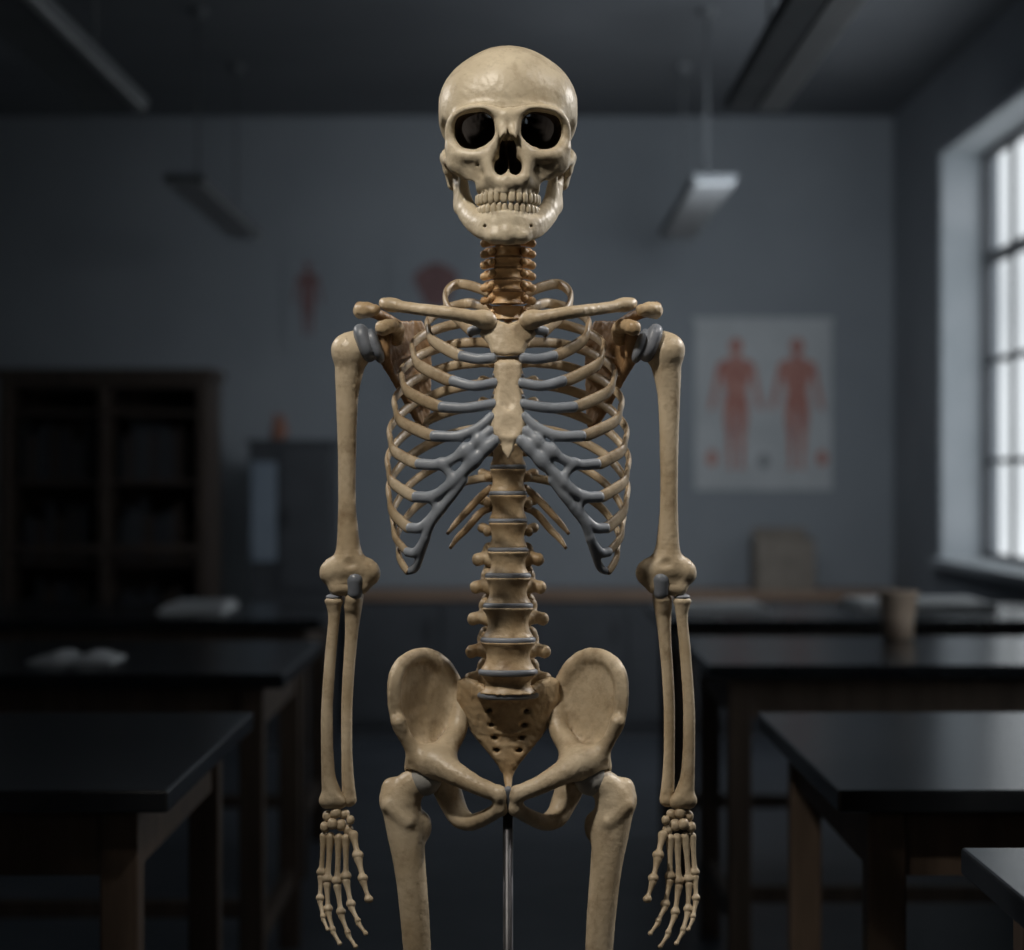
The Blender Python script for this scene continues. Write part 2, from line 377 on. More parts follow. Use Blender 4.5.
def disc(cy,hw,hz=.0031,f=.97):
    y=ys(cy); c=Q(0,cy,y); sc=(CAMD+y)/F; v=Vol(.001)
    vbody(v,c,hw*sc*f,.72,hz,-.03); v.build('intervertebral_disc',M_cart,SK)
tops=[235,246,257,268,279.5,291]
for i in range(5):
    vertebra('cervical_vertebra',tops[i],tops[i+1],14+i*.7,'C',M_dark)
    y=ys(tops[i+1]); vv=Vol(.0008); vbody(vv,Q(0,tops[i+1],y),(13+i*.7)*.00112,.70,.0018,0,rnd=.001); vv.build('intervertebral_disc',M_scap,SK)
t=291; hs=np.linspace(13.5,27.4,12); hs=hs*(550-291)/hs.sum()
TC=[]
for i in range(12):
    b=t+hs[i]; hw=np.interp(i,[0,4,11],[18,16.5,20.5])
    if i<2: vertebra('thoracic_vertebra',t,b,hw,'C',M_dark)
    else: vertebra('thoracic_vertebra',t,b,hw,'T',M_warm)
    TC.append((t+b)/2)
    if i>1: disc(b,hw)
    t=b
for i,(a,b,hw) in enumerate([(550,576,22.5),(576,606,24.5),(606,640,27),(640,672,29),(672,695,30)]):
    vertebra('lumbar_vertebra',a,b,hw,'L',M_warm); disc(b,hw,.0038,1.0)

# ---- sternum
def Q2(lst,y,s=-1,full=True):
    pts=[Q(-d,p,y) for d,p in lst]
    if full: pts=pts+[Q(d,p,y) for d,p in lst[::-1] if d!=0]
    return [(p[0],p[2]) for p in pts]
v=Vol(.0011)
zt=Q(0,320,-.065)[2]; zb=Q(0,460,-.1)[2]
yst=lambda x,z:-.064-.036*np.clip((zt-z)/(zt-zb),-.1,1.1)+8*(x-XC)**2
v.plate(Q2([(0,324),(10,320),(22,318),(31,324),(29,334),(20,344),(16,355),(0,357)],-.065),yst,.0058,rnd=.007)
v.build('manubrium',M_bone,SK,noise=.0003)
v=Vol(.0011)
v.plate(Q2([(0,359),(8,359),(14,363),(14,374),(11.5,385),(14,396),(15.5,408),(19,422),(17,433),(10,440),(0,441)],-.085),yst,.0060,rnd=.007)
v.plate(Q2([(0,434),(8,437),(6,450),(0,460)],-.098),yst,.003,k=.005,rnd=.004)
v.ell(Q(0,392,-.092),(.007,.004,.018),k=.006,mode='sub'); v.ell(Q(1,424,-.101),(.009,.004,.010),k=.006,mode='sub')
v.build('sternum_body',M_bone,SK,noise=.0002)

# ---- ribs
RB=[(303,64,34,330,-.048),(323,81,45,356,-.064),(347,96,54,381,-.076),(375,107,65,407,-.084),(405,114,73,436,-.088),
    (437,119,88,464,-.080),(466,121,91,497,-.078),(495,120,97,528,-.064),(522,116,99,552,-.055),(544,111,99,572,-.045)]
for i,(lat,Wd,df,pf,yf) in enumerate(RB):
    pv=TC[i]-2; yv=ys(pv); bk=[.062,.08,.09,.095,.098,.1,.1,.097,.092,.085][i]
    up=[-10,-9,-6,-4,-2,0,0,0,0,0][i]
    P=[Q(15,pv,yv+.012),Q(28,pv+up*.6,yv+.024),Q(Wd*.52,pv+up+.12*(lat-pv),bk),Q(Wd*.82,pv+up*.6+.42*(lat-pv),bk*.72),Q(Wd*.985,pv+.8*(lat-pv),bk*.25),
       Q(Wd*.985,lat+.14*(pf-lat),-.018),Q(Wd*.86+.13*df,lat+.52*(pf-lat),yf*.62),Q(df+.24*(Wd-df),lat+.92*(pf-lat),yf*.92),Q(df,pf,yf)]
    if i==0: P=[Q(15,pv,yv+.012),Q(30,pv-8,yv+.02),Q(50,pv-12,.04),Q(62,pv-3,.015),Q(60,pv+12,-.015),Q(48,pv+24,-.038),Q(35,333,-.052)]
    n=len(P); ra=[.0048]+[.0058]*(n-5)+[.0062,.0067,.0070,.0062]; rb=[.0036]+[.0031]*(n-2)+[.0036]
    if i>7: ra=[.0045]+[.0050]*(n-3)+[.0048,.0036]
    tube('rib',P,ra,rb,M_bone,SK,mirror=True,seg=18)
tube('floating_rib',[Q(16,TC[10],ys(512)+.01),Q(28,TC[10]+6,.07),Q(42,TC[10]+22,.065),Q(51,TC[10]+31,.058),Q(58,TC[10]+41,.05)],[.0044,.0046,.0044,.0037,.002],[.003,.003,.003,.003,.0018],M_warm,SK,mirror=True)
tube('floating_rib',[Q(16,487,ys(490)+.01),Q(28,497,.07),Q(42,512,.068),Q(52,523,.062),Q(61,534,.055)],[.0044,.0046,.0044,.0037,.002],[.003,.003,.003,.003,.0018],M_warm,SK,mirror=True)
# ---- costal cartilage
v=Vol(.0010); fz=((0,0,1),1.25)
def cp(P,R,k=.004): v.path([Q(-a,b,c) for a,b,c in P],R,k=k,flat=fz)
cp([(37,331,-.050),(27,329,-.060)],[.0045,.005],0)
cp([(46,356,-.064),(30,359,-.071),(15,358,-.072)],[.0050,.0046,.0048],0)
cp([(55,381,-.076),(34,386,-.082),(13,383,-.080)],[.0050,.0046,.0048],0)
cp([(66,407,-.084),(42,408,-.088),(15,404,-.086)],[.0050,.0047,.0048],0)
cp([(74,436,-.088),(50,436,-.094),(30,428,-.094),(17,417,-.090)],[.0050,.0048,.0046,.0046],.002)
cp([(89,464,-.080),(66,464,-.090),(42,451,-.096),(18,431,-.094)],[.0050,.0048,.0048,.0046],.002)
cp([(92,497,-.078),(74,496,-.086),(55,482,-.093),(35,462,-.096),(13,441,-.097)],[.0050,.0052,.0056,.0060,.0054],.003)
cp([(98,528,-.064),(86,527,-.073),(71,512,-.083),(58,498,-.090),(44,480,-.094)],[.0047,.0049,.0050,.0050,.0045],.003)
cp([(101,552,-.055),(92,552,-.063),(83,539,-.073),(76,522,-.081),(65,507,-.087)],[.0042,.0046,.0047,.0047,.0045],.003)
cp([(98,571,-.045),(92,567,-.053),(87,554,-.064),(82,538,-.074)],[.0034,.0042,.0044,.0044],.003)
cp([(67,463,-.090),(58,474,-.092),(55,482,-.092)],[.0045,.0045,.0050],.004)
cp([(44,451,-.096),(34,460,-.096)],[.0055,.0055],.008)
cp([(30,440,-.096),(22,446,-.096)],[.0050,.0050],.006)
cp([(76,497,-.085),(70,511,-.084)],[.0040,.0040],.004)
v.build('costal_cartilage',M_costal,SK,mirror=True)

# ---- clavicle
v=Vol(.0012)
v.path([Q(-20,321,-.066),Q(-42,316,-.074),Q(-66,312,-.072),(Q(-90,309,-.045)),Q(-110,306,-.022),Q(-124,303,-.010)],[.0100,.0076,.0070,.0066,.0066,.0058],k=0,n=8)
v.ell(Q(-24,319,-.068),(.010,.0095,.0095),k=.006)
v.ell(Q(-117,305,-.016),(.010,.009,.0064),k=.008)
v.build('clavicle',M_bone,SK,mirror=True,noise=.0003)
# ---- scapula
v=Vol(.0013)
def dxf(x): return (XC-x)/((CAMD+.05)/F)
ysc=lambda x,z: np.interp(dxf(x),[60,80,95,112,128],[.098,.094,.078,.048,.018])
v.plate(Q2([(124,333),(126,354),(118,364),(111,380),(102,398),(92,418),(86,430),(80,426),(78,390),(78,352),(80,330),(88,318),(108,320)],.05,full=False),ysc,.0028,rnd=.004,yr=(0,.11))
v.path([Q(-124,335,.012),Q(-125,354,.012)],[.0085,.0095],k=.010)
v.path([Q(-122,362,.02),Q(-112,381,.045),Q(-102,400,.07),Q(-88,424,.088)],[.006,.0045,.004,.004],k=.006)
v.path([Q(-80,345,.094),Q(-98,333,.088),Q(-122,318,.07),Q(-145,309,.038),Q(-148,308,.012)],[.003,.005,.006,.007,.007],k=.008)
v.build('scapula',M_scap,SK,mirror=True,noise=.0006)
v=Vol(.0012)
v.path([Q(-148,311,.018),Q(-143,310,-.006),Q(-134,310,-.014)],[.0080,.0098,.0072],k=.008,flat=((0,0,1),.95))
v.ell(Q(-149,311,.0),(.0055,.010,.0075),k=.006)
v.path([Q(-112,338,.03),Q(-111,328,.0),Q(-118,326,-.022),Q(-125,328,-.032)],[.009,.0080,.0078,.0088],k=.008)
v.build('acromion_and_coracoid',M_warm,SK,mirror=True,noise=.0006)
# ---- humerus
v=Vol(.0013)
v.path([Q(-156,353,0),Q(-159,372,0),Q(-161,400,0),Q(-161,450,0),Q(-161,500,0),Q(-160,535,0),Q(-159,562,0)],[.0190,.0160,.0125,.0105,.0100,.0122,.0160],n=6)
v.ell(Q(-160,350,-.002),(.0190,.019,.0190),k=.008)
v.ell(Q(-149,347,.006),(.018,.019,.0195),k=.008)
v.path([Q(-141,573,.0),Q(-176,573,.0)],[.0135,.0128],k=.018)
v.ell(Q(-139,573,.004),(.0100,.009,.0125),k=.010)
v.ell(Q(-177,572,.002),(.0095,.009,.0125),k=.010)
v.path([Q(-147,586,-.004),Q(-171,588,-.004)],[.0095,.0095],k=.008)
v.ell(Q(-157,563,-.021),(.010,.006,.006),k=.004,mode='sub')
v.path([Q(-150,360,-.022),Q(-154,385,-.016)],.0022,k=.003,mode='sub')
v.build('humerus',M_bone,SK,mirror=True,noise=.00018)
v=Vol(.0011)
R=Matrix.Rotation(math.radians(-20),3,'Y')
v.ell(Q(-143,343,-.004),(.0098,.0235,.0225),R=R,p=2.6)
v.ell(Q(-132.5,346,-.004),(.0066,.0205,.0205),R=R,p=2.6)
v.build('shoulder_joint_cartilage',M_cart,SK,mirror=True)
v=Vol(.0011)
v.path([Q(-153,580,-.0105),Q(-153,592,-.008)],[.0094,.0088]); v.ell(Q(-174,597,-.002),(.0095,.0095,.004))
v.build('elbow_joint_cartilage',M_cart,SK,mirror=True)
# ---- forearm
v=Vol(.0012)
v.path([Q(-174,603,-.002),Q(-174,618,-.002),Q(-177,650,-.004),Q(-181,710,-.008),Q(-180,770,-.006),Q(-176,796,-.004)],[.0092,.0066,.0064,.0066,.0076,.0115],n=6)
v.ell(Q(-174,601,-.002),(.0104,.0100,.005),k=.003)
v.path([Q(-181,801,-.004),Q(-168,802,-.004)],[.009,.008],k=.006)
v.build('radius',M_bone,SK,mirror=True,noise=.00018)
v=Vol(.0012)
v.path([Q(-154,596,.008),Q(-155,612,.004),Q(-157,640,.004),Q(-161,700,.004),Q(-161,760,.002),Q(-159,798,.002)],[.0110,.0094,.0072,.0064,.0064,.0082],n=6)
v.ell(Q(-154,588,.016),(.010,.009,.012),k=.006)
v.path([Q(-155,599,-.004),Q(-156,606,-.002)],[.0095,.008],k=.006)
v.ell(Q(-160,801,.002),(.0085,.008,.0065),k=.004)
v.build('ulna',M_bone,SK,mirror=True,noise=.00018)
# ---- hand
def hbone(v,a,b,rm,re):
    a=np.array(a);b=np.array(b);L=lambda t:a+(b-a)*t
    v.path([L(.06),L(.2),L(.5),L(.8),L(.95)],[re,re*.8,rm,rm*1.05,re*.92],n=3)
    if rm>.0025:
        sx=np.array([1,0,0]); v.ell(L(.95)+sx*re*.35,re*.8,k=.002); v.ell(L(.95)-sx*re*.35,re*.8,k=.002)
v=Vol(.0008)
for dx,py,y,r in [(180,816,-.002,(.0062,.006,.0064)),(172,813,-.006,(.0066,.0065,.0060)),(163.5,814,-.003,(.0060,.006,.0056)),(157.5,820,-.010,(.0046,.005,.0052)),
                  (183,827,-.005,(.0056,.006,.0060)),(175.5,824,-.009,(.0060,.006,.0066)),(167,825,-.006,(.0064,.0065,.0070)),(159.5,830,-.006,(.0058,.006,.0060))]:
    v.ell(Q(-dx,py,y),r,p=2.3)
fing=[[(184,834),(187,875),(188,900),(185,918),(180,931)],
      [(177,834),(181,882),(180,911),(175,931),(168,945)],
      [(169,835),(171,884),(167,914),(160,934),(152,948)],
      [(162,836),(162,879),(157,906),(150,922),(142,935)]]
for k,f in enumerate(fing):
    ysq=[-.003,-.008,-.016,-.026,-.036]
    for j in range(4):
        a=Q(-f[j][0],f[j][1]+(1 if j else 0),ysq[j]-.002*k); b=Q(-f[j+1][0],f[j+1][1]-1,ysq[j+1]-.002*k)
        rm=[.0031,.0028,.0025,.0021][j]*(1 if k else .9); re=[.0054,.0048,.0040,.0032][j]*(1 if k else .88)
        hbone(v,a,b,rm,re)
th=[(155,833,-.012),(150,857,-.024),(145,880,-.034),(139,901,-.042)]
for j in range(3):
    hbone(v,Q(-th[j][0],th[j][1]+1,th[j][2]),Q(-th[j+1][0],th[j+1][1]-1,th[j+1][2]),[.0034,.0030,.0026][j],[.0058,.0052,.0044][j])
v.build('hand_bones',M_bone,SK,mirror=True)

# ---- pelvis
def dxp(x): return (XC-x)/((CAMD+.0)/F)
def yil(x,z):
    d=dxp(x); pz=475+(CZ-z)*F/CAMD
    base=np.interp(d,[40,50,65,85,105,120],[.050,.042,.032,.016,-.008,-.032])
    return base+.006*np.cos((pz-700)/45)
v=Vol(.0013)
ilp=[(49,694),(53,680),(60,667),(70,657),(82,652),(94,654),(106,662),(114,674),(117,690),(116,708),(111,724),(103,738),(94,750),(84,764),(66,768),(54,757),(50,742),(44,722),(45,706)]
v.plate(Q2(ilp,.01,full=False),yil,.0042,rnd=.006,yr=(-.06,.08))
crest=[(51,686),(61,668),(73,657),(86,653),(98,656),(108,665),(113,680),(113,703),(109,722)]
pts=[]
for d,p in crest:
    q=Q(-d,p,0); y=float(yil(q[0],q[2])); pts.append(Q(-d,p+2,y))
v.path(pts,[.0078,.0080,.0078,.0075,.0075,.0082,.0082,.0072,.0068],k=.010)
v.path([Q(-109,722,-.022),Q(-102,738,-.016),Q(-93,752,-.012)],[.0078,.0075,.009],k=.008)
v.ell(Q(-80,766,.004),(.027,.026,.024),k=.016)
v.path([Q(-47,700,.042),Q(-50,728,.030),Q(-61,748,.008),Q(-62,762,-.012)],[.009,.011,.013,.013],k=.012)
v.path([Q(-74,762,-.014),Q(-54,773,-.030),Q(-32,785,-.044),Q(-10,794,-.050)],[.018,.0135,.0104,.0094],k=.010)
v.path([Q(-8,795,-.050),Q(-7,807,-.046)],[.0090,.0090],k=.006,flat=((1,0,0),.8))
v.path([Q(-8,808,-.045),Q(-20,816,-.034),Q(-36,822,-.014),Q(-48,817,.004),Q(-56,802,.014),Q(-64,782,.014)],[.0085,.0085,.0095,.0125,.0145,.017],k=.006,n=6)
v.ell(Q(-88,784,-.004),(.0215,.021,.0215),k=.004,mode='sub')
v.build('hip_bone',M_bone,SK,mirror=True,noise=.0003)
v=Vol(.0011); v.path([Q(0,790,-.052),Q(0,806,-.047)],[.0045,.0045]); v.build('pubic_symphysis',M_cart,SK)
v=Vol(.0012)
zs=lambda p: CZ-(p-475)*(CAMD+.04)/F
ysa=lambda x,z: np.interp(-z,[-zs(676),-zs(705),-zs(735),-zs(778)],[.020,.026,.036,.036])+3.5*(x-XC)**2
v.plate(Q2([(0,686),(22,688),(30,680),(42,676),(51,680),(52,700),(44,720),(34,737),(23,750),(14,761),(7,771),(0,777)],.035),ysa,.0095,rnd=.010,yr=(.0,.09))
v.ell(Q(0,692,.022),(.030,.020,.0085),k=.008,p=2.5)
for i,pz in enumerate((706,720,733,745)):
    v.path([Q(-15+i*2,pz,.020+.003*i),Q(15-i*2,pz,.020+.003*i)],.0016,k=.004)
    for s in (-1,1):
        v.ell(Q(s*(19-i*2.6),pz+5,.022+.003*i),(.0034,.012,.0025),k=.004,mode='sub')
v.path([Q(0,772,.034),Q(0,783,.026),Q(0,791,.018)],[.006,.0045,.0028],k=.004)
v.build('sacrum',M_warm,SK,noise=.0005)

# ---- femur
v=Vol(.0014)
v.path([Q(-84,779,-.002),Q(-98,787,0),Q(-108,800,.002)],[.0165,.0180,.0195],k=0)
v.path([Q(-107,805,.002),Q(-103,830,0),Q(-98,868,-.004),Q(-93,920,-.006),Q(-88,1000,-.006),Q(-82,1080,0),Q(-78,1115,.004)],[.0215,.0210,.0178,.0164,.0150,.0165,.022],k=.008,n=6)
v.ell(Q(-114,797,.004),(.0150,.016,.0195),k=.008)
v.ell(Q(-117,786,.004),(.009,.010,.009),k=.006)
v.ell(Q(-84,826,.008),(.0085,.008,.014),k=.014)
v.path([Q(-120,806,-.014),Q(-100,822,-.018)],[.004,.004],k=.010)
v.ell(Q(-92,1128,.004),(.021,.028,.022),k=.012); v.ell(Q(-62,1128,.004),(.021,.028,.022),k=.012)
v.build('femur',M_bone,SK,mirror=True,noise=.00018)
v=Vol(.0012); v.ell(Q(-83,779,-.003),(.0190,.0190,.0190)); v.build('femoral_head_cartilage',M_headc,SK,mirror=True)
v=Vol(.0025)
v.ell(Q(-78,1162,.004),(.036,.025,.012)); v.path([Q(-78,1168,.004),Q(-78,1220,0),Q(-76,1350,.004),Q(-74,1470,.01),Q(-73,1515,.012)],[.026,.015,.012,.012,.019],k=.01)
v.build('tibia',M_bone,SK,mirror=True)
v=Vol(.0025); v.path([Q(-106,1180,.02),Q(-108,1220,.02),Q(-104,1350,.02),Q(-97,1480,.018),Q(-95,1528,.018)],[.011,.006,.006,.006,.010]); v.build('fibula',M_bone,SK,mirror=True)
v=Vol(.0025); v.ell(Q(-77,1124,-.040),(.021,.009,.022)); v.build('patella',M_bone,SK,mirror=True)
v=Vol(.002)
def G(x,y,z): return np.array([XC-x,y,z])
v.ell(G(.084,.055,.031),(.019,.035,.029)); v.ell(G(.084,.015,.045),(.020,.026,.019)); v.ell(G(.086,-.015,.036),(.026,.017,.015))
for i in range(5):
    x0=.070+i*.010; x1=.060+i*.0165; ye=-.11+i*.008
    hbone(v,G(x0,-.03,.030-.002*i),G(x1,ye,.013),.0045,.0078); hbone(v,G(x1,ye-.004,.011),G(x1,ye-.035+.002*i,.008),.004,.0062)
    hbone(v,G(x1,ye-.040+.002*i,.008),G(x1,ye-.058+.004*i,.0065),.0035,.005)
v.build('foot_bones',M_bone,SK,mirror=True)
ST=SK
def cyl(name,a,b,r,mat,parent,n=20):
    a=Vector(a);b=Vector(b);d=(b-a).normalized(); u=d.orthogonal().normalized(); w=d.cross(u)
    V=[];Fc=[]
    for p in (a,b):
        for i in range(n):
            t=2*math.pi*i/n; V.append(p+(u*math.cos(t)+w*math.sin(t))*r)
    for i in range(n): Fc.append((i,(i+1)%n,n+(i+1)%n,n+i))
    Fc.append(tuple(range(n))[::-1]); Fc.append(tuple(range(n,2*n)))
    o=mkobj(name,[tuple(x) for x in V],Fc,mat,parent,False)
    for p in o.data.polygons: p.use_smooth=len(p.vertices)==4
    return o
zt2=Q(0,800,-.03)[2]
cyl('stand_pole',(XC,-.038,.03),(XC,-.038,zt2),.0058,M_metal,ST)
lathe('stand_socket',[(0,.028),(.022,.028),(.022,.12),(.012,.14),(0,.14)],(XC,-.038,0),M_metal,ST)
for i in range(5):
    a=2*math.pi*i/5+math.pi/2; e=(XC+.30*math.cos(a),-.038+.30*math.sin(a),.055)
    cyl('stand_base_leg',(XC,-.038,.07),e,.010,M_metal,ST)
    lathe('stand_castor',[(0,0),(.018,.004),(.024,.024),(.018,.045),(0,.05)],(e[0],e[1],0),M_top,ST,n=16)

# ================================================================ ROOM
XR=1.87; XL=-3.0; YB=8.3; YF=-4.2; H=3.0
box('floor',(XL-.2,YF-.2,-.1),(XR+.25,YB+.2,0),M_floor)
box('ceiling',(XL-.2,YF-.2,H),(XR+.25,YB+.2,H+.1),M_ceil)
box('wall_back',(XL-.2,YB,0),(XR+.25,YB+.2,H),M_wall)
box('wall_front',(XL-.2,YF-.2,0),(XR+.25,YF,H),M_wall)
box('wall_left',(XL-.2,YF,0),(XL,YB,H),M_wall)
WR=empty('wall_right',(XR,2,0))
wins=[(4.57,7.07),(0.6,3.1)]; z0,z1=.86,2.65
edges=[YF]+[e for w in sorted(wins) for e in w]+[YB]
for i in range(0,len(edges),2): box('pier',(XR,edges[i],0),(XR+.25,edges[i+1],H),M_wall,WR)
for a,b in wins:
    box('below_window',(XR,a,0),(XR+.25,b,z0),M_wall,WR); box('lintel',(XR,a,z1),(XR+.25,b,H),M_wall,WR)
for k,(a,b) in enumerate(wins):
    wn=empty('window_%d'%(k+1),(XR+.2,(a+b)/2,z0))
    box('reveal_far',(XR-.002,b-.015,z0),(XR+.22,b+.0,z1),M_reveal,wn); box('reveal_near',(XR-.002,a,z0),(XR+.22,a+.015,z1),M_reveal,wn)
    box('reveal_head',(XR-.002,a,z1-.015),(XR+.22,b,z1),M_reveal,wn); box('sill',(XR-.05,a-.04,z0-.015),(XR+.22,b+.03,z0+.02),M_reveal,wn,.004)
    for nm,lo,hi in [('architrave_far',(XR-.012,b,z0),(XR,b+.05,z1+.05)),('architrave_near',(XR-.012,a-.05,z0),(XR,a,z1+.05)),('architrave_head',(XR-.012,a,z1),(XR,b,z1+.05))]:
        box(nm,lo,hi,M_wall,wn)
    fx0,fx1=XR+.17,XR+.21
    box('frame_far',(fx0,b-.045,z0),(fx1,b-.0,z1),M_frame,wn); box('frame_near',(fx0,a,z0),(fx1,a+.045,z1),M_frame,wn)
    box('frame_head',(fx0,a,z1-.045),(fx1,b,z1),M_frame,wn); box('frame_sill',(fx0,a,z0),(fx1,b,z0+.045),M_frame,wn)
    for j in range(1,5): box('muntin_v',(fx0+.015,b-(b-a)*j/5-.012,z0),(fx1-.005,b-(b-a)*j/5+.012,z1),M_frame,wn)
    for z,w in ((1.30,.012),(1.73,.012),(2.17,.024)): box('muntin_h',(fx0+.003,a,z-w),(fx1-.003,b,z+w),M_frame,wn)
box('baseboard_back',(XL,YB-.02,0),(XR,YB,.1),M_blackc)
box('baseboard_right',(XR-.02,YF,0),(XR,YB-.02,.1),M_blackc)
box('baseboard_left',(XL,YF,0),(XL+.02,YB-.02,.1),M_blackc)

LC=empty('low_cabinet',(0,YB-.25,0))
cx0,cx1=-.78,XR-.02
box('carcass',(cx0,YB-.42,.06),(cx1,YB-.021,.66),M_blackc,LC)
box('plinth',(cx0+.02,YB-.38,0),(cx1-.02,YB-.021,.06),M_blackc,LC)
box('top',(cx0-.01,YB-.45,.65),(cx1,YB-.021,.69),M_trim,LC,.004)
nd=6
for i in range(nd):
    a=cx0+(cx1-cx0)*i/nd; b=cx0+(cx1-cx0)*(i+1)/nd
    box('cabinet_door',(a+.01,YB-.435,.09),(b-.01,YB-.42,.635),M_blackc,LC,.003)
    box('handle',(b-.06,YB-.45,.45),(b-.045,YB-.435,.55),M_metal,LC)

def table(x0,x1,d0,d1,zt=.80,inset=.05):
    y0=d0-CAMD; y1=d1-CAMD
    E=empty('lab_table',((x0+x1)/2,(y0+y1)/2,0))
    box('table_top',(x0,y0,zt-.032),(x1,y1,zt),M_top,E,.004)
    a=x0+inset; b=x1-inset; c=y0+inset; d=y1-inset; L=.055
    for x in (a,b-L):
        for y in (c,d-L): box('leg',(x,y,0),(x+L,y+L,zt-.032),M_wood,E,.004)
        box('side_apron',(x+.012,c+L,zt-.13),(x+L-.012,d-L,zt-.032),M_wood,E)
        box('side_stretcher',(x+.015,c+L,.16),(x+L-.015,d-L,.21),M_wood,E)
    for y in (c,d-L): box('apron',(a+L,y+.012,zt-.13),(b-L,y+L-.012,zt-.032),M_wood,E)
    box('stretcher',(a+L-.02,(c+d)/2-.02,.165),(b-L+.02,(c+d)/2+.02,.205),M_wood,E)
    return E
for x0,x1,d0,d1 in [(.455,1.80,3.07,4.08),(.455,1.80,5.09,6.0),(.455,1.80,6.68,7.56),(.53,1.80,1.65,2.60),
                    (-1.85,-.48,3.07,4.08),(-1.85,-.505,4.86,5.85),(-1.95,-.58,6.68,7.56),(-1.95,-.56,1.65,2.40)]:
    table(x0,x1,d0,d1)

BC=empty('glazed_bookcase',(-1.75,7.2,0))
bx0,bx1,by0,by1,bz=-2.22,-1.31,7.0,7.4,1.66
box('back_panel',(bx0,by1-.02,0.05),(bx1,by1,bz),M_wood2,BC)
for x in (bx0,(bx0+bx1)/2-.02,bx1-.05): box('post',(x,by0,0),(x+(.05 if x!=(bx0+bx1)/2-.02 else .04),by1-.02,bz),M_wood2,BC,.003)
box('cornice',(bx0-.02,by0-.02,bz),(bx1+.02,by1,bz+.04),M_wood2,BC,.004)
box('base',(bx0+.05,by0+.01,.0),(bx1-.05,by1-.02,.12),M_wood2,BC)
for z in (.5,.85,1.2,1.5): box('shelf',(bx0+.05,by0+.03,z),(bx1-.05,by1-.02,z+.02),M_wood2,BC)
for (a,b) in ((bx0+.05,(bx0+bx1)/2-.02),((bx0+bx1)/2+.02,bx1-.05)):
    for zz in (.12,.9,bz-.04): box('door_rail',(a,by0,zz),(b,by0+.02,zz+.04),M_wood2,BC)
    for z in (.52,.87,1.22):
        x=a+.03
        while x<b-.06:
            w=random.uniform(.02,.045); hgt=random.uniform(.17,.26)
            box('book',(x,by0+.12,z),(x+w-.003,by0+.32,z+hgt),random.choice([M_blackc,M_wood2,M_frame]),BC); x+=w
SC=empty('storage_cabinet',(-.98,7.6,0))
sx0,sx1,sy0,sy1,sz=-1.19,-.81,7.45,7.83,1.38
box('carcass',(sx0,sy0,0),(sx1,sy1,sz),M_blackc,SC,.004)
box('left_door',(sx0+.01,sy0-.018,.85),(sx0+.125,sy0,sz-.08),M_panel,SC,.003)
box('right_door',(sx0+.135,sy0-.018,.72),(sx1-.01,sy0,sz-.02),M_blackc,SC,.003)
box('drawer',(sx0+.01,sy0-.018,.1),(sx1-.01,sy0,.70),M_blackc,SC,.003)
box('handle',(sx0+.16,sy0-.03,1.0),(sx0+.17,sy0-.018,1.1),M_metal,SC)
box('top',(sx0-.01,sy0-.02,sz),(sx1+.01,sy1,sz+.02),M_blackc,SC)
v=Vol(.004); hc=np.array([-1.07,7.62,sz+.02])
v.ell(hc+[0,0,.045],(.040,.038,.042)); v.ell(hc+[-.01,0,.013],(.03,.03,.016),k=.01)
v.path([hc+[.01,0,.07],hc+[.012,0,.100],hc+[-.015,0,.110]],[.014,.012,.011],k=.01); v.path([hc+[-.015,0,.07],hc+[-.02,0,.10]],[.01,.009],k=.008)
v.build('anatomical_heart_model',M_orange)

def flat(name,poly,y,mat,parent):
    return mkobj(name,[(p[0],y,p[1]) for p in poly],[tuple(range(len(poly)))],mat,parent,False)
def figure(parent,cx,top,h,mat,y):
    u=h/8.0
    def m(pts): return [(cx+a*u,top-b*u) for a,b in pts]
    flat('head',m([(.42*math.cos(t),.5-.5*math.sin(t)) for t in np.linspace(0,2*math.pi,16,endpoint=False)]),y,mat,parent)
    flat('torso',m([(-.2,.95),(.2,.95),(.3,1.2),(1.0,1.45),(.95,2.2),(.62,3.2),(.75,4.1),(0,4.4),(-.75,4.1),(-.62,3.2),(-.95,2.2),(-1.0,1.45),(-.3,1.2)][::-1]),y,mat,parent)
    for s in (-1,1):
        flat('arm',m([(s*.9,1.45),(s*1.15,1.6),(s*1.35,2.8),(s*1.6,4.0),(s*1.65,4.4),(s*1.4,4.4),(s*1.3,4.0),(s*1.05,2.9),(s*.85,1.9)][::s]),y-.001,mat,parent)
        flat('leg',m([(s*.04,4.2),(s*.78,3.95),(s*.7,5.2),(s*.55,6.0),(s*.52,6.9),(s*.4,7.7),(s*.6,8.0),(s*.15,8.0),(s*.2,7.2),(s*.12,6.0)][::s]),y-.001,mat,parent)
def poster(name,x0,x1,za,zb,figs,mat,fm):
    E=empty(name,((x0+x1)/2,YB,(za+zb)/2))
    box('sheet',(x0,YB-.008,za),(x1,YB-.002,zb),mat,E)
    for (cx,top,h) in figs: figure(E,cx,top,h,fm,YB-.010)
    return E
def bw(px,py): return ((px-512)/F*10.79, CZ-(py-475)/F*10.79)
a=bw(695,320); b=bw(832,490); f1=bw(736,338); f2=bw(797,338)
pe=poster('anatomy_poster',a[0],b[0],b[1],a[1],[(f1[0],f1[1],.64),(f2[0],f2[1],.64)],M_paper,M_red)
for px,py,mt in ((712,458,M_red),(764,461,M_grey),(822,458,M_red)):
    c=bw(px,py); flat('inset_figure',[(c[0]+.028*math.cos(t),c[1]+.040*math.sin(t)) for t in np.linspace(0,2*math.pi,14,endpoint=False)],YB-.011,mt,pe)
box('hanging_bar',(a[0]-.01,YB-.016,a[1]-.01),(b[0]+.01,YB-.002,a[1]+.012),M_paper,pe)
a=bw(284,255); b=bw(340,350); f1=bw(308,262)
poster('muscle_chart',a[0],b[0],b[1],a[1],[(f1[0],f1[1],.36)],M_wall,M_redd)
a=bw(388,250); b=bw(482,400)
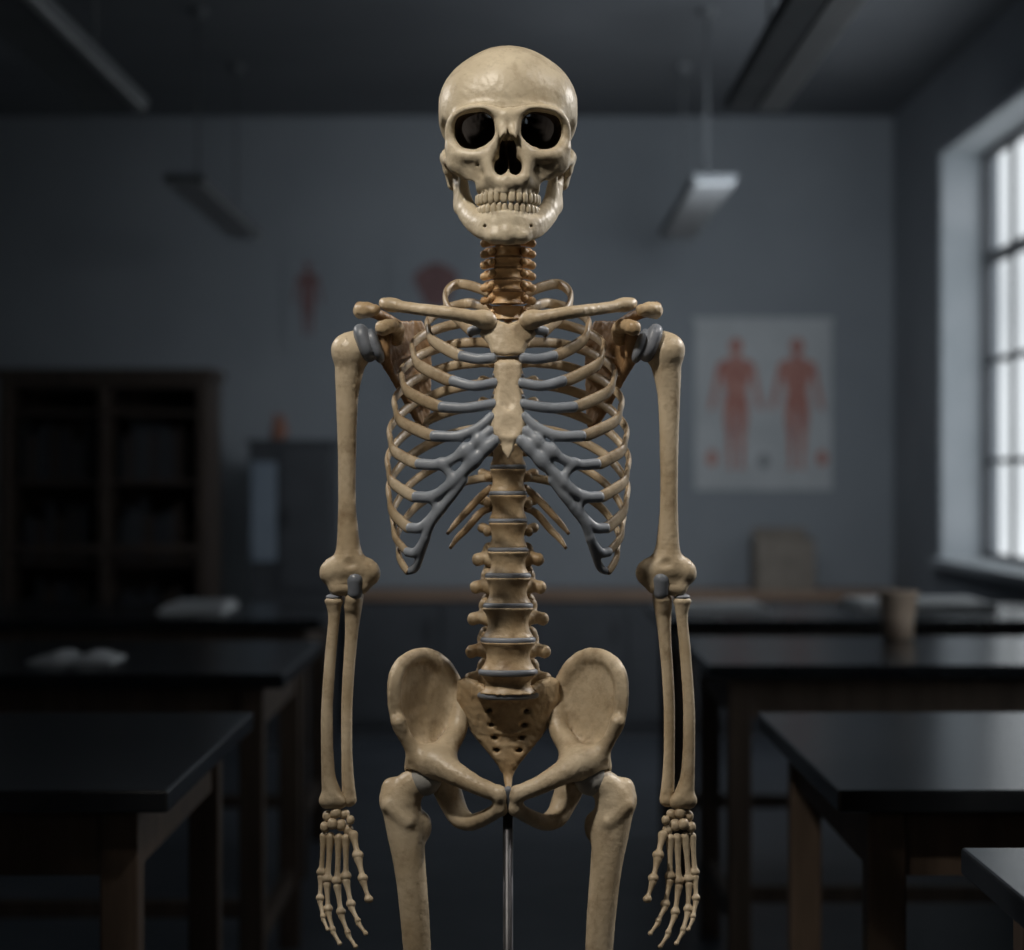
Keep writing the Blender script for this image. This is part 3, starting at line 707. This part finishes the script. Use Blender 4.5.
pp=poster('organ_chart',a[0],b[0],b[1],a[1],[],M_wall,M_redd)
c=bw(436,285)
flat('organ_drawing',[(c[0]+(.10+.02*math.sin(3*t))*math.cos(t),c[1]+.11*math.sin(t)) for t in np.linspace(0,2*math.pi,24,endpoint=False)],YB-.011,M_redd,pp)

def lamp(xa,xb,ya,yb,z,fr=.42):
    E=empty('pendant_fluorescent_lamp',((xa+xb)/2,(ya+yb)/2,z))
    box('housing',(xa,ya,z+.012),(xb,yb,z+.040),M_lamp,E,.004)
    box('diffuser',(xa+(xb-xa)*fr,ya+.01,z),(xb-.008,yb-.01,z+.014),M_diff,E,.003)
    if fr>.1: box('reflector',(xa+.005,ya+.01,z+.004),(xa+(xb-xa)*(fr-.02),yb-.01,z+.013),M_lamp,E)
    for y in (ya+.35,yb-.35):
        cyl('suspension_rod',((xa+xb)/2,y,z+.03),((xa+xb)/2,y,H),.005,M_lamp,E)
        lathe('ceiling_rose',[(0,-.03),(.03,-.03),(.035,0)],((xa+xb)/2,y,H),M_lamp,E,n=16)
lamp(.62,.80,2.0,3.92,2.3,.5); lamp(.655,.815,5.45,7.3,2.29,.05)
lamp(-1.24,-1.06,2.0,3.92,2.3,.8); lamp(-1.26,-1.11,5.45,7.3,2.29,.05)

def papers(x0,x1,d0,d1,z=.80,n=3,name='paper_stack'):
    E=empty(name,((x0+x1)/2,(d0+d1)/2-CAMD,z))
    for i in range(n):
        o=.01*i; box('sheet',(x0+o*.6,d0-CAMD+o*.4,z+i*.006),(x1-o*.3,d1-CAMD-o*.2,z+i*.006+.006),M_sheet,E)
papers(.42+.06,.82,7.0,7.4); papers(1.1,1.55,7.0,7.45,n=5); papers(1.36,1.75,5.2,5.5,n=2)
papers(-1.13,-.92,7.0,7.4,n=4)
OB=empty('open_book',(-1.05,2.75,.8))
for s in (-1,1):
    V=[];n=8
    for i in range(n+1):
        t=i/n; x=-1.03+s*.10*t; z=.803+.018*math.sin(math.pi*min(1,t*1.1))*(1-t*.5)+.004
        V+= [(x,2.62,z),(x,2.80,z),(x,2.62,.8005),(x,2.80,.8005)]
    Fc=[]
    for i in range(n):
        o=4*i; Fc+=[(o,o+4,o+5,o+1),(o+2,o+6,o+4,o),(o+1,o+5,o+7,o+3)]
    Fc.append((4*n,4*n+2,4*n+3,4*n+1)); mkobj('page_block',V,Fc,M_sheet,OB)
c=W(898,636,5.93)
lathe('paper_cup',[(0,.0),(.040,.0),(.044,.06),(.053,.118),(.056,.122),(.056,.128),(.050,.128),(.048,.115),(.040,.01),(0,.01)],(c[0],c[1],.80),M_cup)
CB=empty('cardboard_box',(1.28,YB-.25,.69))
x0=bw(754,0)[0]*.975; x1=bw(812,0)[0]*.975
box('side_a',(x0,YB-.38,.69),(x0+.012,YB-.12,.94),M_card,CB); box('side_b',(x1-.012,YB-.38,.69),(x1,YB-.12,.94),M_card,CB)
box('front',(x0+.012,YB-.38,.69),(x1-.012,YB-.37,.93),M_card,CB); box('rear',(x0+.012,YB-.13,.69),(x1-.012,YB-.12,.94),M_card,CB)
box('bottom',(x0+.012,YB-.37,.69),(x1-.012,YB-.13,.70),M_card,CB); box('lid_flap',(x0+.01,YB-.13,.94),(x1-.01,YB-.118,.985),M_card,CB)

# ================================================================ LIGHT
w=bpy.data.worlds.new('World'); S.world=w; w.use_nodes=True
nt=w.node_tree; bg=nt.nodes['Background']
tc=nt.nodes.new('ShaderNodeTexCoord'); nz=nt.nodes.new('ShaderNodeTexNoise'); nz.inputs['Scale'].default_value=6
cr=nt.nodes.new('ShaderNodeValToRGB'); cr.color_ramp.elements[0].position=.35; cr.color_ramp.elements[0].color=(.55,.59,.62,1); cr.color_ramp.elements[1].position=.62; cr.color_ramp.elements[1].color=(.86,.91,.94,1)
nt.links.new(tc.outputs['Generated'],nz.inputs['Vector']); nt.links.new(nz.outputs[0],cr.inputs[0]); nt.links.new(cr.outputs[0],bg.inputs[0])
bg.inputs[1].default_value=1.25
def spot(name,loc,tgt,e,col,size,blend=.8,rad=.15):
    l=bpy.data.lights.new(name,'SPOT'); l.energy=e; l.color=col; l.spot_size=math.radians(size); l.spot_blend=blend; l.shadow_soft_size=rad
    o=bpy.data.objects.new(name,l); o.location=loc; o.rotation_euler=(Vector(tgt)-Vector(loc)).to_track_quat('-Z','Y').to_euler(); S.collection.objects.link(o)
spot('key_spotlight',(-.80,-1.15,2.92),(0,0,1.34),125,(1,.92,.81),38,.9,.08)
spot('key_spotlight',(1.10,-.40,2.85),(0,0,1.28),42,(1,.94,.87),38,.9,.08)
spot('added_fill_light',(-.3,-2.4,1.6),(0,0,1.1),3.2,(1,.90,.78),38,1.0,.2)  # added low front fill, brightens the neck under the chin
spot('rim_spotlight',(1.55,.9,2.3),(0,0,1.15),85,(1,.95,.90),38,.8,.08)
spot('rim_spotlight',(-1.5,.9,2.3),(0,0,1.15),48,(1,.95,.90),38,.8,.08)
spot('wall_glow_light',(.9,4.2,2.2),(.65,8.3,1.40),95,(.86,.93,1),85,1.0,.3)  # added light, stands in for window glow on the back wall
spot('wall_glow_light',(-.1,4.6,2.6),(.25,8.3,1.6),14,(.86,.93,1),80,1.0,.3)  # second added light, brightens the back wall further left
spot('ceiling_glow_light',(.9,5.2,1.6),(.6,5.6,3.0),20,(.86,.93,1),110,1.0,.3)  # added light that brightens the ceiling, no fixture modelled
# ================================================================ CAMERA
cd=bpy.data.cameras.new('camera'); cam=bpy.data.objects.new('camera',cd); S.collection.objects.link(cam)
cam.location=(0,-CAMD,CZ); cam.rotation_euler=(math.pi/2,0,0)
cd.sensor_fit='HORIZONTAL'; cd.sensor_width=36; cd.lens=F/1024*36; cd.clip_start=.05; cd.clip_end=100
cd.dof.use_dof=True; cd.dof.focus_distance=2.46; cd.dof.aperture_fstop=3.6
S.camera=cam
S.view_settings.view_transform='Standard'
